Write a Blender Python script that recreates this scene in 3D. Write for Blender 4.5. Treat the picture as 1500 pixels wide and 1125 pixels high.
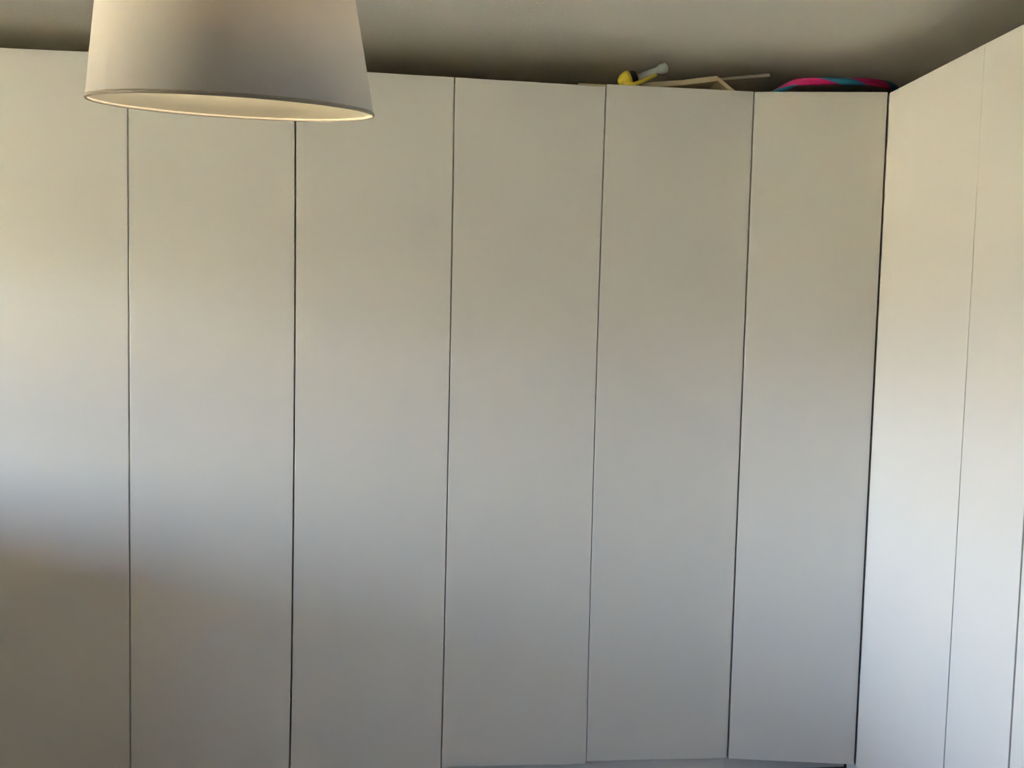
import bpy, bmesh, math, random
from mathutils import Vector, Matrix
random.seed(4)
PI = math.pi
SC = bpy.context.scene
COL = SC.collection
for o in list(bpy.data.objects): bpy.data.objects.remove(o)

# ------------------------------------------------------------------ camera
cam_d = bpy.data.cameras.new('camera'); cam = bpy.data.objects.new('camera', cam_d); COL.objects.link(cam)
cam_d.sensor_fit = 'HORIZONTAL'; cam_d.sensor_width = 36.0
cam_d.lens = 36.0 * 1182.73 / 1500.0
cam_d.clip_start = 0.02
_pit, _rol, _yaw = -.0598, .024, -.1126
_fw = Vector((-math.sin(_yaw) * math.cos(_pit), math.cos(_yaw) * math.cos(_pit), math.sin(_pit)))
_rt = Vector((math.cos(_yaw), math.sin(_yaw), 0)); _up = _rt.cross(_fw)
_r2 = _rt * math.cos(_rol) + _up * math.sin(_rol); _u2 = -_rt * math.sin(_rol) + _up * math.cos(_rol)
cam.matrix_world = Matrix(((_r2.x, _u2.x, -_fw.x, -1.09), (_r2.y, _u2.y, -_fw.y, -2.6511), (_r2.z, _u2.z, -_fw.z, 1.525), (0, 0, 0, 1)))
SC.camera = cam

# ------------------------------------------------------------------ exposure, sky, sun
vs = SC.view_settings
vs.view_transform = 'Standard'; vs.look = 'None'; vs.gamma = 1.0; vs.use_curve_mapping = False
vs.exposure = 4.92
SC.cycles.use_denoising = True
SC.cycles.max_bounces = 14; SC.cycles.diffuse_bounces = 8

world = bpy.data.worlds.new('sky'); SC.world = world; world.use_nodes = True
wt = world.node_tree; wt.nodes.clear()
wo = wt.nodes.new('ShaderNodeOutputWorld'); wb = wt.nodes.new('ShaderNodeBackground'); ws = wt.nodes.new('ShaderNodeTexSky')
ws.sky_type = 'NISHITA'; ws.sun_disc = False; ws.sun_elevation = math.radians(29); ws.sun_rotation = math.radians(100)
ws.air_density = 1.0; ws.dust_density = 3.0; ws.ozone_density = 1.0
wb.inputs['Strength'].default_value = 1.0
wbal = wt.nodes.new('ShaderNodeMix'); wbal.data_type = 'RGBA'; wbal.blend_type = 'MULTIPLY'; wbal.inputs[0].default_value = 1
wbal.inputs[7].default_value = (1.13, .975, 1.06, 1)
wt.links.new(ws.outputs[0], wbal.inputs[6]); wt.links.new(wbal.outputs[2], wb.inputs[0]); wt.links.new(wb.outputs[0], wo.inputs[0])

sun_d = bpy.data.lights.new('sun', 'SUN'); sun = bpy.data.objects.new('sun', sun_d); COL.objects.link(sun)
sun_d.energy = 38.0; sun_d.angle = math.radians(0.6); sun_d.color = (1.0, .94, .84)
sun.rotation_euler = (0, math.radians(61), math.radians(-10))     # shines from over the house onto the garden

# room: x left/right walls, y back/front walls
XL, XR, YB, YF, ZC = -5.40, 1.07, .60, -4.30, 2.49
WIN = (-2.2, -.6, .85, 2.0)          # window in the left wall: y0, y1, z0, z1

portal_d = bpy.data.lights.new('window_portal', 'AREA'); portal = bpy.data.objects.new('window_portal', portal_d); COL.objects.link(portal)
portal_d.shape = 'RECTANGLE'; portal_d.size = WIN[3] - WIN[2]; portal_d.size_y = WIN[1] - WIN[0]
portal.location = (XL - .02, (WIN[0] + WIN[1]) / 2, (WIN[2] + WIN[3]) / 2); portal.rotation_euler = (0, -PI / 2, 0)
portal_d.cycles.is_portal = True

# ------------------------------------------------------------------ materials
def mat(name, col, rough=.6, spec=.5, metal=0., bump=0., bscale=200., var=0., vscale=3., stretch=(1, 1, 1), trans=None):
    m = bpy.data.materials.new(name); m.use_nodes = True
    nt = m.node_tree; b = nt.nodes['Principled BSDF']
    b.inputs['Base Color'].default_value = (*col, 1); b.inputs['Roughness'].default_value = rough
    b.inputs['Specular IOR Level'].default_value = spec; b.inputs['Metallic'].default_value = metal
    tc = nt.nodes.new('ShaderNodeTexCoord'); mp = nt.nodes.new('ShaderNodeMapping'); mp.inputs['Scale'].default_value = stretch
    nt.links.new(tc.outputs['Object'], mp.inputs[0])
    if var:
        n = nt.nodes.new('ShaderNodeTexNoise'); n.inputs['Scale'].default_value = vscale; n.inputs['Detail'].default_value = 5
        nt.links.new(mp.outputs[0], n.inputs['Vector'])
        r = nt.nodes.new('ShaderNodeMapRange'); r.inputs['To Min'].default_value = 1 - var; r.inputs['To Max'].default_value = 1 + var
        nt.links.new(n.outputs[0], r.inputs[0])
        mx = nt.nodes.new('ShaderNodeMix'); mx.data_type = 'RGBA'; mx.blend_type = 'MULTIPLY'; mx.inputs[0].default_value = 1
        mx.inputs[6].default_value = (*col, 1); nt.links.new(r.outputs[0], mx.inputs[7])
        nt.links.new(mx.outputs[2], b.inputs['Base Color'])
    if bump:
        n2 = nt.nodes.new('ShaderNodeTexNoise'); n2.inputs['Scale'].default_value = bscale; n2.inputs['Detail'].default_value = 3
        nt.links.new(mp.outputs[0], n2.inputs['Vector'])
        bp = nt.nodes.new('ShaderNodeBump'); bp.inputs['Strength'].default_value = bump; bp.inputs['Distance'].default_value = .002
        nt.links.new(n2.outputs[0], bp.inputs['Height']); nt.links.new(bp.outputs[0], b.inputs['Normal'])
    if trans is not None:
        tr = nt.nodes.new('ShaderNodeBsdfTranslucent'); tr.inputs[0].default_value = (*trans[0], 1)
        ms = nt.nodes.new('ShaderNodeMixShader'); ms.inputs[0].default_value = trans[1]
        nt.links.new(b.outputs[0], ms.inputs[1]); nt.links.new(tr.outputs[0], ms.inputs[2])
        nt.links.new(ms.outputs[0], nt.nodes['Material Output'].inputs[0])
    return m

M_DOOR = mat('white_foil', (.74, .735, .715), .30, .5, bump=.05, bscale=60, stretch=(4, 4, .6), var=.012, vscale=2.0)
M_CARC = mat('white_melamine', (.72, .71, .68), .5, .4)
M_TOP_DARK = mat('dark_top_board', (.34, .27, .18), .8, .2, var=.1, vscale=60)  # top boards toned dark to cut light bounced onto the ceiling
M_WALL = mat('wall_paint', (.72, .70, .65), .9, .2, bump=.15, bscale=90)
M_LOW_BOUNCE = mat('taupe_low_bounce', (.15, .135, .115), .9, .2, bump=.15, bscale=90)  # dark tone chosen to cut light bounced off these unseen walls
M_CEIL = mat('ceiling_paint', (.80, .78, .73), .92, .15, bump=.6, bscale=110, var=.02, vscale=40)
M_FLOOR = mat('brown_floor', (.085, .05, .028), .45, .4, var=.35, vscale=2.5, stretch=(1, 9, 1), bump=.1, bscale=30)
M_BOUNCE_LAWN = mat('lawn', (.245, .219, .135), .95, .1, var=.3, vscale=1.5)
M_TIMBER = mat('brown_timber', (.22, .12, .06), .7, .3, var=.2, vscale=6, stretch=(1, 8, 1))
M_WOOD = mat('dark_wood', (.085, .045, .022), .5, .4, var=.3, vscale=5, stretch=(1, 8, 8))
M_FRAME = mat('window_white', (.8, .8, .8), .4, .5)
M_SHADE = mat('shade_cotton', (.95, .92, .88), .9, .1, bump=.5, bscale=900, trans=((.95, .89, .78), .22))
M_LINING = mat('shade_lining', (.84, .79, .66), .22, .9, trans=((.94, .90, .82), .42))
M_TRIM = mat('shade_edge', (.42, .37, .30), .85, .1)
M_METAL = mat('steel_wire', (.75, .75, .74), .3, .5, 1.0)
M_PLAST = mat('white_plastic', (.82, .81, .78), .4, .5)
M_FILL_GLOW = mat('opal_fill_glow', (.88, .87, .83), .25, .5)
M_FILL_GLOW.node_tree.nodes['Principled BSDF'].inputs['Emission Color'].default_value = (1, .88, .66, 1)
M_FILL_GLOW.node_tree.nodes['Principled BSDF'].inputs['Emission Strength'].default_value = 3.4  # dim glow added only to brighten the lampshade from inside
M_YEL = mat('yellow_plastic', (.62, .50, .035), .4, .5)
M_DARK = mat('dark_core', (.035, .032, .025), .6, .3)  # plain dark fill for the inside of the toy cup
M_CARD = mat('cream_card', (.60, .51, .34), .85, .2, var=.06, vscale=25, bump=.2, bscale=150)
M_LATH = mat('grey_lath', (.42, .38, .32), .7, .3, var=.1, vscale=20)
def m_clear():
    m = mat('clear_plastic', (.62, .68, .68), .2, .5)
    nt = m.node_tree; b = nt.nodes['Principled BSDF']; t = nt.nodes.new('ShaderNodeBsdfTransparent'); ms = nt.nodes.new('ShaderNodeMixShader')
    ms.inputs[0].default_value = .42
    nt.links.new(b.outputs[0], ms.inputs[1]); nt.links.new(t.outputs[0], ms.inputs[2]); nt.links.new(ms.outputs[0], nt.nodes['Material Output'].inputs[0])
    return m
M_CLEAR = m_clear()
def m_glass():
    m = bpy.data.materials.new('window_glass'); m.use_nodes = True; nt = m.node_tree; nt.nodes.clear()
    o = nt.nodes.new('ShaderNodeOutputMaterial'); t = nt.nodes.new('ShaderNodeBsdfTransparent'); g = nt.nodes.new('ShaderNodeBsdfGlossy')
    ms = nt.nodes.new('ShaderNodeMixShader'); ms.inputs[0].default_value = .06
    t.inputs[0].default_value = (.95, .97, .96, 1); g.inputs['Roughness'].default_value = .02
    nt.links.new(t.outputs[0], ms.inputs[1]); nt.links.new(g.outputs[0], ms.inputs[2]); nt.links.new(ms.outputs[0], o.inputs[0])
    return m
M_GLASS = m_glass()
def m_hoop():
    m = mat('hoop_tape', (.7, .05, .3), .35, .5); nt = m.node_tree; b = nt.nodes['Principled BSDF']
    uv = nt.nodes.new('ShaderNodeUVMap'); sp = nt.nodes.new('ShaderNodeSeparateXYZ'); nt.links.new(uv.outputs[0], sp.inputs[0])
    a = nt.nodes.new('ShaderNodeMath'); a.operation = 'MULTIPLY_ADD'; a.inputs[1].default_value = HOOP_N
    ng = nt.nodes.new('ShaderNodeMath'); ng.operation = 'SUBTRACT'; ng.inputs[0].default_value = 1.84; nt.links.new(sp.outputs[1], ng.inputs[1])
    nt.links.new(sp.outputs[0], a.inputs[0]); nt.links.new(ng.outputs[0], a.inputs[2])
    fr = nt.nodes.new('ShaderNodeMath'); fr.operation = 'FRACT'; nt.links.new(a.outputs[0], fr.inputs[0])
    st = nt.nodes.new('ShaderNodeMath'); st.operation = 'GREATER_THAN'; st.inputs[1].default_value = .56; nt.links.new(fr.outputs[0], st.inputs[0])
    mx = nt.nodes.new('ShaderNodeMix'); mx.data_type = 'RGBA'; nt.links.new(st.outputs[0], mx.inputs[0])
    mx.inputs[6].default_value = (.72, .035, .24, 1); mx.inputs[7].default_value = (.035, .25, .46, 1)
    nt.links.new(mx.outputs[2], b.inputs['Base Color'])
    return m
HOOP_N = 9.0

# ------------------------------------------------------------------ helpers
def add_box(bm, lo, hi):
    vs_ = [bm.verts.new((x, y, z)) for z in (lo[2], hi[2]) for y in (lo[1], hi[1]) for x in (lo[0], hi[0])]
    for f in ((0, 2, 3, 1), (4, 5, 7, 6), (0, 1, 5, 4), (2, 6, 7, 3), (0, 4, 6, 2), (1, 3, 7, 5)): bm.faces.new([vs_[i] for i in f])
def add_tube(bm, pts, rad, seg=12, closed=False, caps=True):
    n = len(pts); rings = []; pts = [Vector(p) for p in pts]; rads = rad if isinstance(rad, (list, tuple)) else [rad] * n
    prev = None
    for i, p in enumerate(pts):
        t = (pts[(i + 1) % n] - pts[i - 1]) if closed else (pts[min(i + 1, n - 1)] - pts[max(i - 1, 0)])
        t.normalize()
        if prev is None:
            ref = Vector((0, 0, 1)) if abs(t.z) < .9 else Vector((1, 0, 0)); a = t.cross(ref).normalized()
        else:
            a = (prev - t * prev.dot(t)).normalized()
        prev = a; b = t.cross(a)
        rings.append([bm.verts.new(p + (a * math.cos(2 * PI * k / seg) + b * math.sin(2 * PI * k / seg)) * rads[i]) for k in range(seg)])
    fs = []
    for i in range(n if closed else n - 1):
        A, B = rings[i], rings[(i + 1) % n]
        for k in range(seg): fs.append(bm.faces.new((A[k], A[(k + 1) % seg], B[(k + 1) % seg], B[k])))
    if not closed and caps:
        bm.faces.new(rings[0][::-1]); bm.faces.new(rings[-1])
    for f in fs: f.smooth = True
    return rings
def add_lathe(bm, prof, seg=48, mtx=None, closed=False):
    rings = []
    for r, z in prof:
        ring = []
        for k in range(seg):
            v = Vector((r * math.cos(2 * PI * k / seg), r * math.sin(2 * PI * k / seg), z))
            ring.append(bm.verts.new(mtx @ v if mtx else v))
        rings.append(ring)
    n = len(rings)
    for i in range(n if closed else n - 1):
        A, B = rings[i], rings[(i + 1) % n]
        for k in range(seg):
            f = bm.faces.new((A[k], A[(k + 1) % seg], B[(k + 1) % seg], B[k])); f.smooth = True
    return rings
def link(name, bm, m, parent=None, bevel=0.):
    bmesh.ops.recalc_face_normals(bm, faces=bm.faces[:])
    me = bpy.data.meshes.new(name); bm.to_mesh(me); bm.free(); me.materials.append(m)
    o = bpy.data.objects.new(name, me); COL.objects.link(o)
    if parent is not None:
        o.parent = parent; o.matrix_parent_inverse = Matrix.Translation(-parent.location)
    if bevel:
        b = o.modifiers.new('edge', 'BEVEL'); b.width = bevel; b.segments = 2; b.limit_method = 'ANGLE'
    return o
def box(name, lo, hi, m, parent=None, bevel=0.):
    bm = bmesh.new(); add_box(bm, lo, hi); return link(name, bm, m, parent, bevel)
def thing(name, label, cat, loc, group=None):
    o = bpy.data.objects.new(name, None); COL.objects.link(o); o.location = loc; o.empty_display_size = .1
    o['label'] = label; o['category'] = cat
    if group: o['group'] = group
    return o
def tag(o, label, cat, group=None):
    o['label'] = label; o['category'] = cat
    if group: o['group'] = group
    return o
def struct(o, label, cat):
    o['kind'] = 'structure'; o['label'] = label; o['category'] = cat; return o

# ------------------------------------------------------------------ room shell
T = .14
struct(box('floor', (XL - T, YF - T, -.12), (XR + T, YB + T, 0), M_FLOOR), 'brown wooden floor of the room', 'floor')
struct(box('ceiling', (XL - T, YF - T, ZC), (XR + T, YB + T, ZC + .14), M_CEIL), 'white painted ceiling above the wardrobes', 'ceiling')
struct(box('wall_back', (XL, YB, 0), (XR, YB + T, ZC), M_LOW_BOUNCE), 'painted wall behind the long wardrobe run', 'wall')
struct(box('wall_right', (XR, YF, 0), (XR + T, YB, ZC), M_WALL), 'painted wall behind the short wardrobe run', 'wall')
struct(box('wall_front', (XL, YF - T, 0), (XR, YF, ZC), M_LOW_BOUNCE), 'unseen wall facing the wardrobes, toned dark to cut bounced light', 'wall')
bm = bmesh.new()
add_box(bm, (XL - T, YF, 0), (XL, WIN[0], ZC)); add_box(bm, (XL - T, WIN[1], 0), (XL, YB, ZC))
add_box(bm, (XL - T, WIN[0], 0), (XL, WIN[1], WIN[2])); add_box(bm, (XL - T, WIN[0], WIN[3]), (XL, WIN[1], ZC))
struct(link('wall_left', bm, M_WALL), 'painted wall with the window', 'wall')
# window
win = bpy.data.objects.new('window_1', None); COL.objects.link(win); win.location = (XL - T / 2, (WIN[0] + WIN[1]) / 2, WIN[2])
struct(win, 'white framed window looking onto the lawn', 'window')
xf0, xf1 = XL - .10, XL - .05
def frame(y0, y1, z0, z1, w, name):
    bm = bmesh.new()
    add_box(bm, (xf0, y0, z0), (xf1, y1, z0 + w)); add_box(bm, (xf0, y0, z1 - w), (xf1, y1, z1))
    add_box(bm, (xf0, y0, z0 + w), (xf1, y0 + w, z1 - w)); add_box(bm, (xf0, y1 - w, z0 + w), (xf1, y1, z1 - w))
    return link(name, bm, M_FRAME, win)
ym = (WIN[0] + WIN[1]) / 2
for a, b in ((WIN[0], ym), (ym, WIN[1])):
    frame(a, b, WIN[2], WIN[3], .05, 'window_frame')
    box('pane', (XL - .078, a + .05, WIN[2] + .05), (XL - .072, b - .05, WIN[3] - .05), M_GLASS, win)
box('window_sill', (XL - .05, WIN[0] - .04, WIN[2] - .03), (XL + .10, WIN[1] + .04, WIN[2]), M_FRAME, win, .004)
# lawn added outside, unseen, to bounce warm light into the room
struct(box('ground', (-60, -40, -.5), (40, 40, -.35), M_BOUNCE_LAWN), 'unseen lawn added outside to bounce light indoors', 'lawn')

# timber canopy added outside, unseen, to cut sky and ground light
CAN = (3.4, 2.34)            # depth, underside height
struct(box('shading_canopy', (XL - T - CAN[0], -6.5, CAN[1]), (XL - T, 3.0, CAN[1] + .12), M_TIMBER), 'brown timber canopy added outside to block light at the window', 'shading_canopy')

# ------------------------------------------------------------------ wardrobes
ZU, ZP = 2.3535, .056         # unit height, plinth height
TH = .018                    # board thickness
def door_poly(name, parent, pts, y0, y1, m=M_DOOR):
    """upright board whose front outline is pts (x, z), counter-clockwise seen from the front"""
    bm = bmesh.new()
    A = [bm.verts.new((x, y0, z)) for x, z in pts]; B = [bm.verts.new((x, y1, z)) for x, z in pts]
    bm.faces.new(A); bm.faces.new(B[::-1]); n = len(pts)
    for i in range(n): bm.faces.new((A[i], B[i], B[(i + 1) % n], A[(i + 1) % n]))
    return link(name, bm, m, parent, .0012)
def carcass(root, x0, x1, y0, y1, sides=(1, 1)):
    if sides[0]: box('side_panel', (x0, y0, ZP), (x0 + TH, y1, ZU - TH), M_CARC, root)
    if sides[1]: box('side_panel', (x1 - TH, y0, ZP), (x1, y1, ZU - TH), M_CARC, root)
    box('top_panel', (x0, y0, ZU - TH), (x1, y1, ZU), M_TOP_DARK, root)
    box('bottom_panel', (x0 + TH, y0, ZP), (x1 - TH, y1 - .006, ZP + TH), M_CARC, root)
    box('back_panel', (x0 + TH, y1 - .006, ZP), (x1 - TH, y1, ZU - TH), M_CARC, root)

# seam lines of the back run: list of (x, z) from bottom to top, and half width of the seam bottom / top
SEAM = {
    1: ([(-2.0033, .05), (-2.0018, 1.22), (-2.002, 2.36)], .0026, .0021),
    2: ([(-1.4995, .05), (-1.4930, 1.226), (-1.4990, 2.36)], .0028, .0025),
    3: ([(-.9995, .05), (-.9962, 1.23), (-.9990, 2.36)], .0019, .0018),
    4: ([(-.5010, .05), (-.5062, 1.25), (-.5030, 2.36)], .0012, .0020),
    5: ([(.0045, .05), (.0032, 1.23), (.0018, 2.36)], .0036, .0016),
}
def seam_at(i, z):
    p, wb_, wt_ = SEAM[i]; t = (z - p[0][1]) / (p[2][1] - p[0][1])
    x = p[0][0] * (1 - t) * (1 - 2 * t) + p[1][0] * 4 * t * (1 - t) + p[2][0] * t * (2 * t - 1)
    return x, wb_ + (wt_ - wb_) * t
def edge(i, side, za, zb, n=6):
    out = []
    for k in range(n + 1):
        z = za + (zb - za) * k / n; x, w = seam_at(i, z); out.append((x + side * w, z))
    return out
def make_door(root, left, right, zbl, zbr, ztl, ztr):
    """left / right: seam number or fixed x"""
    L = edge(left, 1, zbl, ztl) if isinstance(left, int) else [(left, zbl), (left, ztl)]
    R = edge(right, -1, zbr, ztr) if isinstance(right, int) else [(right, zbr), (right, ztr)]
    return door_poly('door', root, R + L[::-1], 0., TH)

YD, YW = .020, .585
GRP = 'white wardrobe units'
def unit_back(x0, x1, label):
    r = thing('wardrobe', label, 'wardrobe', ((x0 + x1) / 2, YD, 0), GRP)
    carcass(r, x0 + .0005, x1 - .0005, YD, YW)
    box('plinth', (x0 + .0005, YD + .004, 0), (x1 - .0005, YD + .02, ZP), M_CARC, r)
    return r
u = unit_back(-5.0, -4.0, 'white two door wardrobe at the window end of the long run')
make_door(u, -4.997, -4.503, .062, .062, 2.355, 2.355)
make_door(u, -4.497, -4.003, .062, .062, 2.355, 2.355)
u = unit_back(-4.0, -3.0, 'white two door wardrobe, fourth along the long run from the corner wardrobe')
make_door(u, -3.997, -3.503, .062, .062, 2.355, 2.355)
make_door(u, -3.497, -3.003, .062, .062, 2.355, 2.355)
u = unit_back(-3.0, -2.0, 'white two door wardrobe, third along the long run from the corner wardrobe')
make_door(u, -2.997, -2.503, .062, .062, 2.353, 2.353)
make_door(u, -2.4975, 1, .060, .066, 2.3530, 2.3606)
u = unit_back(-2.0, -1.0, 'white two door wardrobe with bare top, second along from the corner wardrobe')
make_door(u, 1, 2, .064, .060, 2.3584, 2.3510)
make_door(u, 2, 3, .060, .060, 2.3484, 2.3477)
u = unit_back(-1.0, 0.0, 'white two door wardrobe with folded cream card and yellow toy lying on top')
make_door(u, 3, 4, .0645, .058, 2.3480, 2.3469)
make_door(u, 4, 5, .0664, .0605, 2.3549, 2.3598)

# corner unit: its door stands slightly open, hinged at the left
u = thing('corner_wardrobe', 'white corner wardrobe with slightly open door, striped hoop on top', 'wardrobe', (.5, YD, 0), GRP)
carcass(u, .0005, XR - .02, YD, YW)
box('plinth', (.0005, YD + .004, 0), (.452, YD + .02, ZP), M_CARC, u)
ang = math.atan2(-.0758, .4345)
L = [(seam_at(5, .0586)[0] + .004, .0586), (seam_at(5, 2.359)[0] + .0025, 2.3591)]
bm = bmesh.new()
dx, dy = math.cos(ang), math.sin(ang)
def d6(s, d, z): return (s * dx - d * dy, s * dy + d * dx, z)
P6 = [(.4382, .0622), (.4376, 1.30), (.4376, 2.3605), (L[1][0], L[1][1]), (L[0][0], L[0][1])]
A = [bm.verts.new(d6(s, 0, z)) for s, z in P6]; B = [bm.verts.new(d6(s, TH, z)) for s, z in P6]
bm.faces.new(A); bm.faces.new(B[::-1])
for i in range(5): bm.faces.new((A[i], B[i], B[(i + 1) % 5], A[(i + 1) % 5]))
link('door', bm, M_DOOR, u, .0012)

# short run on the right, doors facing the window
XD = .4345
def unit_side(y0, y1, label):
    """y0 > y1: from the corner towards the room"""
    r = thing('wardrobe', label, 'wardrobe', (XD + TH + .002, (y0 + y1) / 2, 0), GRP)
    xa, xb = XD + TH + .002, XR - .02
    box('side_panel', (xa, y0 - TH, ZP), (xb, y0, ZU - TH), M_CARC, r); box('side_panel', (xa, y1, ZP), (xb, y1 + TH, ZU - TH), M_CARC, r)
    box('top_panel', (xa, y1, ZU - TH), (xb, y0, ZU), M_TOP_DARK, r)
    box('bottom_panel', (xa, y1 + TH, ZP), (xb - .006, y0 - TH, ZP + TH), M_CARC, r)
    box('back_panel', (xb - .006, y1 + TH, ZP), (xb, y0 - TH, ZU - TH), M_CARC, r)
    box('plinth', (xa + .004, y1, 0), (xa + .02, y0, ZP), M_CARC, r)
    return r
def side_door(root, ya, yb, wa=(.002, .002), wb_=(.002, .002), z0=.064, z1=2.3560):
    """ya far edge, yb near edge; w = seam half widths at bottom, top"""
    bm = bmesh.new()
    P = [(ya - wa[0], z0), (yb + wb_[0], z0), (yb + wb_[1], z1), (ya - wa[1], z1)]
    A = [bm.verts.new((XD, y, z)) for y, z in P]; B = [bm.verts.new((XD + TH, y, z)) for y, z in P]
    bm.faces.new(A); bm.faces.new(B[::-1])
    for i in range(4): bm.faces.new((A[i], B[i], B[(i + 1) % 4], A[(i + 1) % 4]))
    return link('door', bm, M_DOOR, root, .0012)
Y1, Y2, Y3, Y4 = -.5368, -.7868, -1.7868, -2.7868
u = unit_side(.018, Y2, 'white side wardrobe next to the corner, one wide and one narrow door')
box('corner_filler', (.4455, -.095, ZP), (XD + TH + .0015, .018, ZU - .003), M_CARC, u)
side_door(u, -.0760, Y1, (.006, .004), (.0028, .00005))
side_door(u, Y1, Y2, (.0028, .00005), (.0036, .0020))
u = unit_side(Y2, Y3, 'white side wardrobe with two wide doors, beyond the narrow door')
side_door(u, Y2, (Y2 + Y3) / 2, (.0036, .0020)); side_door(u, (Y2 + Y3) / 2, Y3)
u = unit_side(Y3, Y4, 'last white side wardrobe of the short run, two wide doors')
side_door(u, Y3, (Y3 + Y4) / 2); side_door(u, (Y3 + Y4) / 2, Y4)

# ------------------------------------------------------------------ pendant lamp
RC = Vector((-1.4027, -1.2366, 1.8932)); NV = Vector((-.004, -.1796, 1)).normalized()
ax = NV.cross(Vector((0, 1, 0))).normalized(); ay = NV.cross(ax)
LM = Matrix(((ax.x, ay.x, NV.x, RC.x), (ax.y, ay.y, NV.y, RC.y), (ax.z, ay.z, NV.z, RC.z), (0, 0, 0, 1)))
HS, R0, R1 = .27, .225, .1805
tc_ = LM @ Vector((0, 0, HS - .02))
lamp = thing('pendant_lamp', 'cream fabric drum lampshade hanging tilted from the ceiling', 'lamp', (tc_.x, tc_.y, ZC))
bm = bmesh.new(); add_lathe(bm, [(R0, 0), (R1, HS), (R1 - .0012, HS), (R0 - .0012, 0)], 128, LM, True); shade = link('lamp_shade', bm, M_SHADE, lamp)
bm = bmesh.new(); add_lathe(bm, [(R0 - .0014, .001), (R1 - .0014, HS - .001), (R1 - .0024, HS - .001), (R0 - .0024, .001)], 128, LM, True); o = link('lining', bm, M_LINING, shade)
for rr, zz in ((R0, 0.), (R1, HS)):
    bm = bmesh.new(); n = 128
    prof = [(rr - .0008 + .0024 * math.cos(t), zz + .0030 * math.sin(t)) for t in [2 * PI * k / 10 for k in range(10)]]
    add_lathe(bm, prof, n, LM, True); link('rim_binding', bm, M_TRIM, shade)
bm = bmesh.new(); add_lathe(bm, [(.0215 + .003 * math.cos(t), HS - .02 + .003 * math.sin(t)) for t in [2 * PI * k / 8 for k in range(8)]], 32, LM, True)
for k in range(3):
    a = 2 * PI * k / 3 + .4
    add_tube(bm, [LM @ Vector((.021 * math.cos(a), .021 * math.sin(a), HS - .02)), LM @ Vector((R1 * .6 * math.cos(a), R1 * .6 * math.sin(a), HS - .018)), LM @ Vector(((R1 - .001) * math.cos(a), (R1 - .001) * math.sin(a), HS - .003))], .0018, 8)
link('shade_carrier', bm, M_METAL, lamp)
bm = bmesh.new(); add_lathe(bm, [(.001, HS + .015), (.008, HS + .013), (.016, HS - .005), (.0185, HS - .015), (.0185, HS - .065), (.001, HS - .065)], 24, LM); link('bulb_holder', bm, M_PLAST, lamp)
bm = bmesh.new(); add_lathe(bm, [(.012, HS - .066), (.014, HS - .075), (.026, HS - .10), (.030, HS - .12), (.026, HS - .14), (.014, HS - .152), (.001, HS - .155)], 24, LM); link('bulb', bm, M_FILL_GLOW, lamp)

top = LM @ Vector((0, 0, HS + .012))
bm = bmesh.new(); add_tube(bm, [top, Vector((top.x, top.y + .003, top.z + .04)), Vector((tc_.x, tc_.y, ZC - .03))], .0028, 8); link('cord', bm, M_PLAST, lamp)
bm = bmesh.new(); add_lathe(bm, [(.0035, -.055), (.02, -.05), (.045, -.012), (.048, 0), (.001, 0)], 32, Matrix.Translation((tc_.x, tc_.y, ZC))); link('ceiling_rose', bm, M_PLAST, lamp)

# ------------------------------------------------------------------ things lying on top of the wardrobes
# folded card: flat base sheet, raised upper sheet and a folded-down end
yc0, yc1 = .035, .112
def slab(bm, quad, th):
    """quad: (x, z) polyline along the sheet, extruded yc0..yc1 with thickness th downwards along its normal"""
    A = []
    for (x, z), (nx, nz) in quad:
        A.append([bm.verts.new(v) for v in ((x, yc0, z), (x, yc1, z), (x - nx * th, yc1, z - nz * th), (x - nx * th, yc0, z - nz * th))])
    bm.faces.new(A[0][::-1]); bm.faces.new(A[-1])
    for a, b in zip(A, A[1:]):
        for k in range(4): bm.faces.new((a[k], a[(k + 1) % 4], b[(k + 1) % 4], b[k]))
card = thing('folded_card', 'cream card sheet folded over, lying beside yellow toy on wardrobe', 'card', (-.21, .07, ZU))
bm = bmesh.new(); slab(bm, [((-.375, ZU + .0243), (0, 1)), ((-.235, ZU + .0410), (-.12, 1)), ((-.117, ZU + .0620), (-.18, 1))], .017); link('upper_sheet', bm, M_CARD, card, .0015)
bm = bmesh.new(); slab(bm, [((-.117, ZU + .0620), (.6, .7)), ((-.096, ZU + .0480), (.7, .6)), ((-.050, ZU + .0165), (.5, .8))], .014); link('end_flap', bm, M_CARD, card, .0015)
bm = bmesh.new(); slab(bm, [((-.372, ZU + .0065), (0, 1)), ((-.058, ZU + .0060), (0, 1))], .0055); link('base_sheet', bm, M_CARD, card, .0005)
bm = bmesh.new(); add_box(bm, (-.592, .024, ZU + .0003), (-.475, .12, ZU + .0075)); tag(link('card_strip', bm, M_CARD, None, .001), 'thin cream card strip lying flat at the wardrobe edge left of the toy', 'card')

# thin lath resting on the card, its far end on the wardrobe top
bm = bmesh.new(); a, b = Vector((.0781, .06, 2.4345)), Vector((-1.012, .357, ZU + .0052))
d = (b - a); s = Vector((0, 0, 1)).cross(d).normalized() * .009; n_ = d.cross(s).normalized(); n_ = n_ if n_.z > 0 else -n_
vv = [bm.verts.new(p + s * i + n_ * j) for p in (a, b) for i, j in ((-1, -.0045), (1, -.0045), (1, .0045), (-1, .0045))]
for f in ((3, 2, 1, 0), (4, 5, 6, 7), (0, 1, 5, 4), (1, 2, 6, 5), (2, 3, 7, 6), (3, 0, 4, 7)): bm.faces.new([vv[i] for i in f])
tag(link('lath', bm, M_LATH), 'thin greyish lath sticking out beyond folded card towards the hoop', 'lath')

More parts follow.
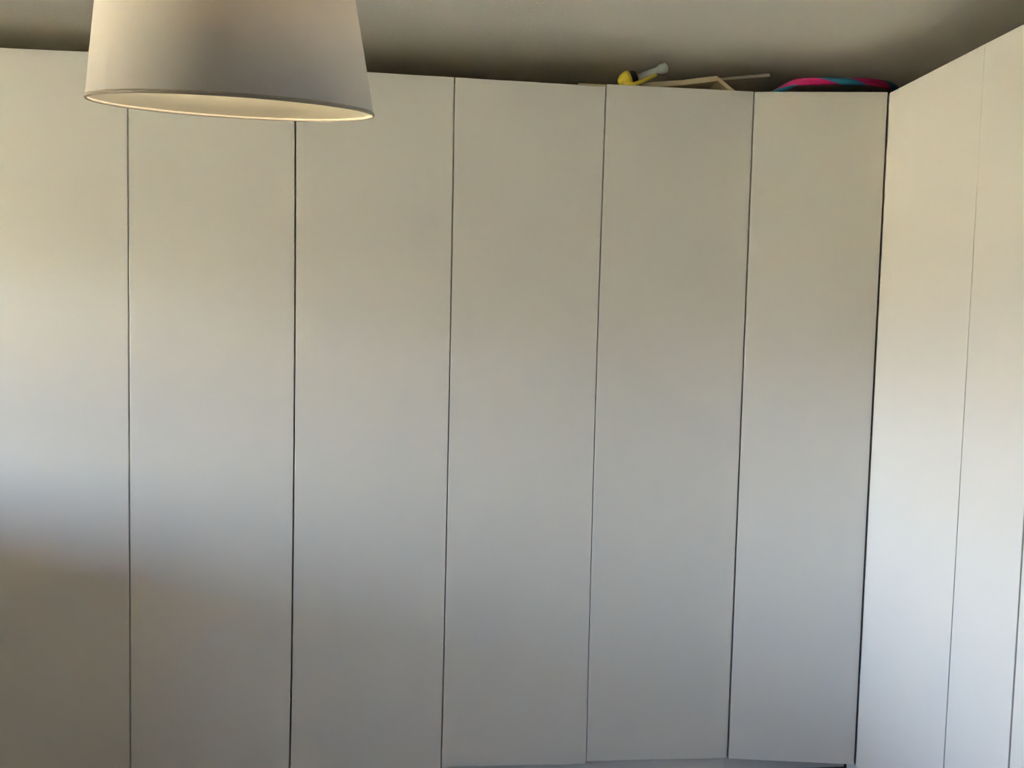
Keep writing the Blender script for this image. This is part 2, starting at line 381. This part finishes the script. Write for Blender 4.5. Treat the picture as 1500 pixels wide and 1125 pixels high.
# yellow toy: rounded yellow cup with a prong, dark inside, clear tube with a wide end
toy = thing('plastic_toy', 'yellow plastic toy with clear tube lying on top of the wardrobe', 'toy', (-.42, .1, ZU))
TX = Vector((-.418, .05, ZU + .0335))
dirv = Vector((.93, 0, .36)).normalized(); sv = Vector((0, 1, 0)); uv_ = dirv.cross(sv) * -1
TMX = Matrix(((uv_.x, sv.x, dirv.x, TX.x), (uv_.y, sv.y, dirv.y, TX.y), (uv_.z, sv.z, dirv.z, TX.z), (0, 0, 0, 1)))
bm = bmesh.new(); prof = [(.004, -.034), (.016, -.031), (.025, -.023), (.031, -.008), (.032, .004), (.029, .004), (.028, -.008), (.022, -.020), (.013, -.027), (.004, -.029)]
add_lathe(bm, prof, 28, TMX); link('cup', bm, M_YEL, toy)
bm = bmesh.new(); add_lathe(bm, [(.002, -.027), (.018, -.020), (.026, -.005), (.0285, .006), (.024, .026), (.012, .032), (.002, .032)], 24, TMX); link('core', bm, M_DARK, toy)
bm = bmesh.new(); add_lathe(bm, [(.002, .030), (.010, .030), (.0115, .070), (.0115, .108), (.016, .114), (.0175, .136), (.013, .141), (.002, .141)], 24, TMX); link('tube', bm, M_CLEAR, toy)
bm = bmesh.new()
add_tube(bm, [TX + Vector((-.020, -.026, -.018)), TX + Vector((.010, -.033, -.0225)), TX + Vector((.045, -.034, -.008)), TX + Vector((.087, -.034, .014))], [.006, .007, .0065, .0055], 10)
link('prong', bm, M_YEL, toy)

# hula hoop: tube wrapped in spiral tape, bent down at its left, near arc raised
HC, HR, NR = Vector((.331, .36, 0)), .34, 144
HK = [(-180, .0128), (-115, .0128), (-58, .0128), (-45, .020), (-31, .056), (-28.5, .0625), (-26, .0640), (0, .0640), (45, .0850), (80, .085), (130, .045), (180, .0128)]
def hoop_z(d):
    for (a, za), (b, zb) in zip(HK, HK[1:]):
        if a <= d <= b: return za + (zb - za) * (d - a) / (b - a)
    return HK[0][1]
pts = []
for k in range(NR):
    d = 360.0 * k / NR; d = d - 360 if d > 180 else d; t = math.radians(d)
    z = sum(hoop_z(max(-180, min(180, d + e))) for e in (-1, 0, 1)) / 3
    pts.append(Vector((HC.x + HR * math.sin(t), HC.y - HR * math.cos(t), ZU + z)))
bm = bmesh.new(); seg = 12
rings = add_tube(bm, pts, .0125, seg, True)
uvl = bm.loops.layers.uv.new('UVMap'); bm.verts.index_update()
for f in bm.faces:
    ks = [divmod(v.index, seg) for v in f.verts]
    us = [k[0] for k in ks]; vs2 = [k[1] for k in ks]
    for lp, (a_, b_) in zip(f.loops, ks):
        uu = a_ + NR if (a_ == 0 and max(us) == NR - 1) else a_
        v2 = b_ + seg if (b_ == 0 and max(vs2) == seg - 1) else b_
        lp[uvl].uv = (uu / NR, v2 / seg)
tag(link('hula_hoop', bm, m_hoop()), 'pink and blue striped hula hoop lying on the corner wardrobe', 'hoop')

# ------------------------------------------------------------------ chest of drawers added out of view to shade the lower left doors
DX0, DX1, DY0, DY1, DH = -4.52, -4.00, -1.26, -.12, 1.17
chest = thing('shading_chest', 'tall dark brown wooden chest of drawers added out of view to shade the wardrobe doors', 'chest of drawers', ((DX0 + DX1) / 2, (DY0 + DY1) / 2, 0))
box('body', (DX0, DY0 + .02, .08), (DX1 - .03, DY1 - .02, DH - .03), M_WOOD, chest, .003)
box('top', (DX0 - .01, DY0, DH - .03), (DX1, DY1, DH), M_WOOD, chest, .004)
for x in (DX0 + .02, DX1 - .10):
    for y in (DY0 + .04, DY1 - .10): box('foot', (x, y, 0), (x + .06, y + .06, .08), M_WOOD, chest)
for k in range(4):
    z0 = .11 + k * .265
    d_ = box('drawer', (DX1 - .03, DY0 + .04, z0), (DX1 - .012, DY1 - .04, z0 + .245), M_WOOD, chest, .003)
    for y in (DY0 + .28, DY1 - .28):
        bm = bmesh.new(); add_lathe(bm, [(.001, .026), (.010, .024), (.013, .016), (.007, .006), (.007, -.002)], 16, Matrix(((0, 0, 1, DX1 - .012), (1, 0, 0, y), (0, 1, 0, z0 + .12), (0, 0, 0, 1))))
        link('knob', bm, M_METAL, d_)
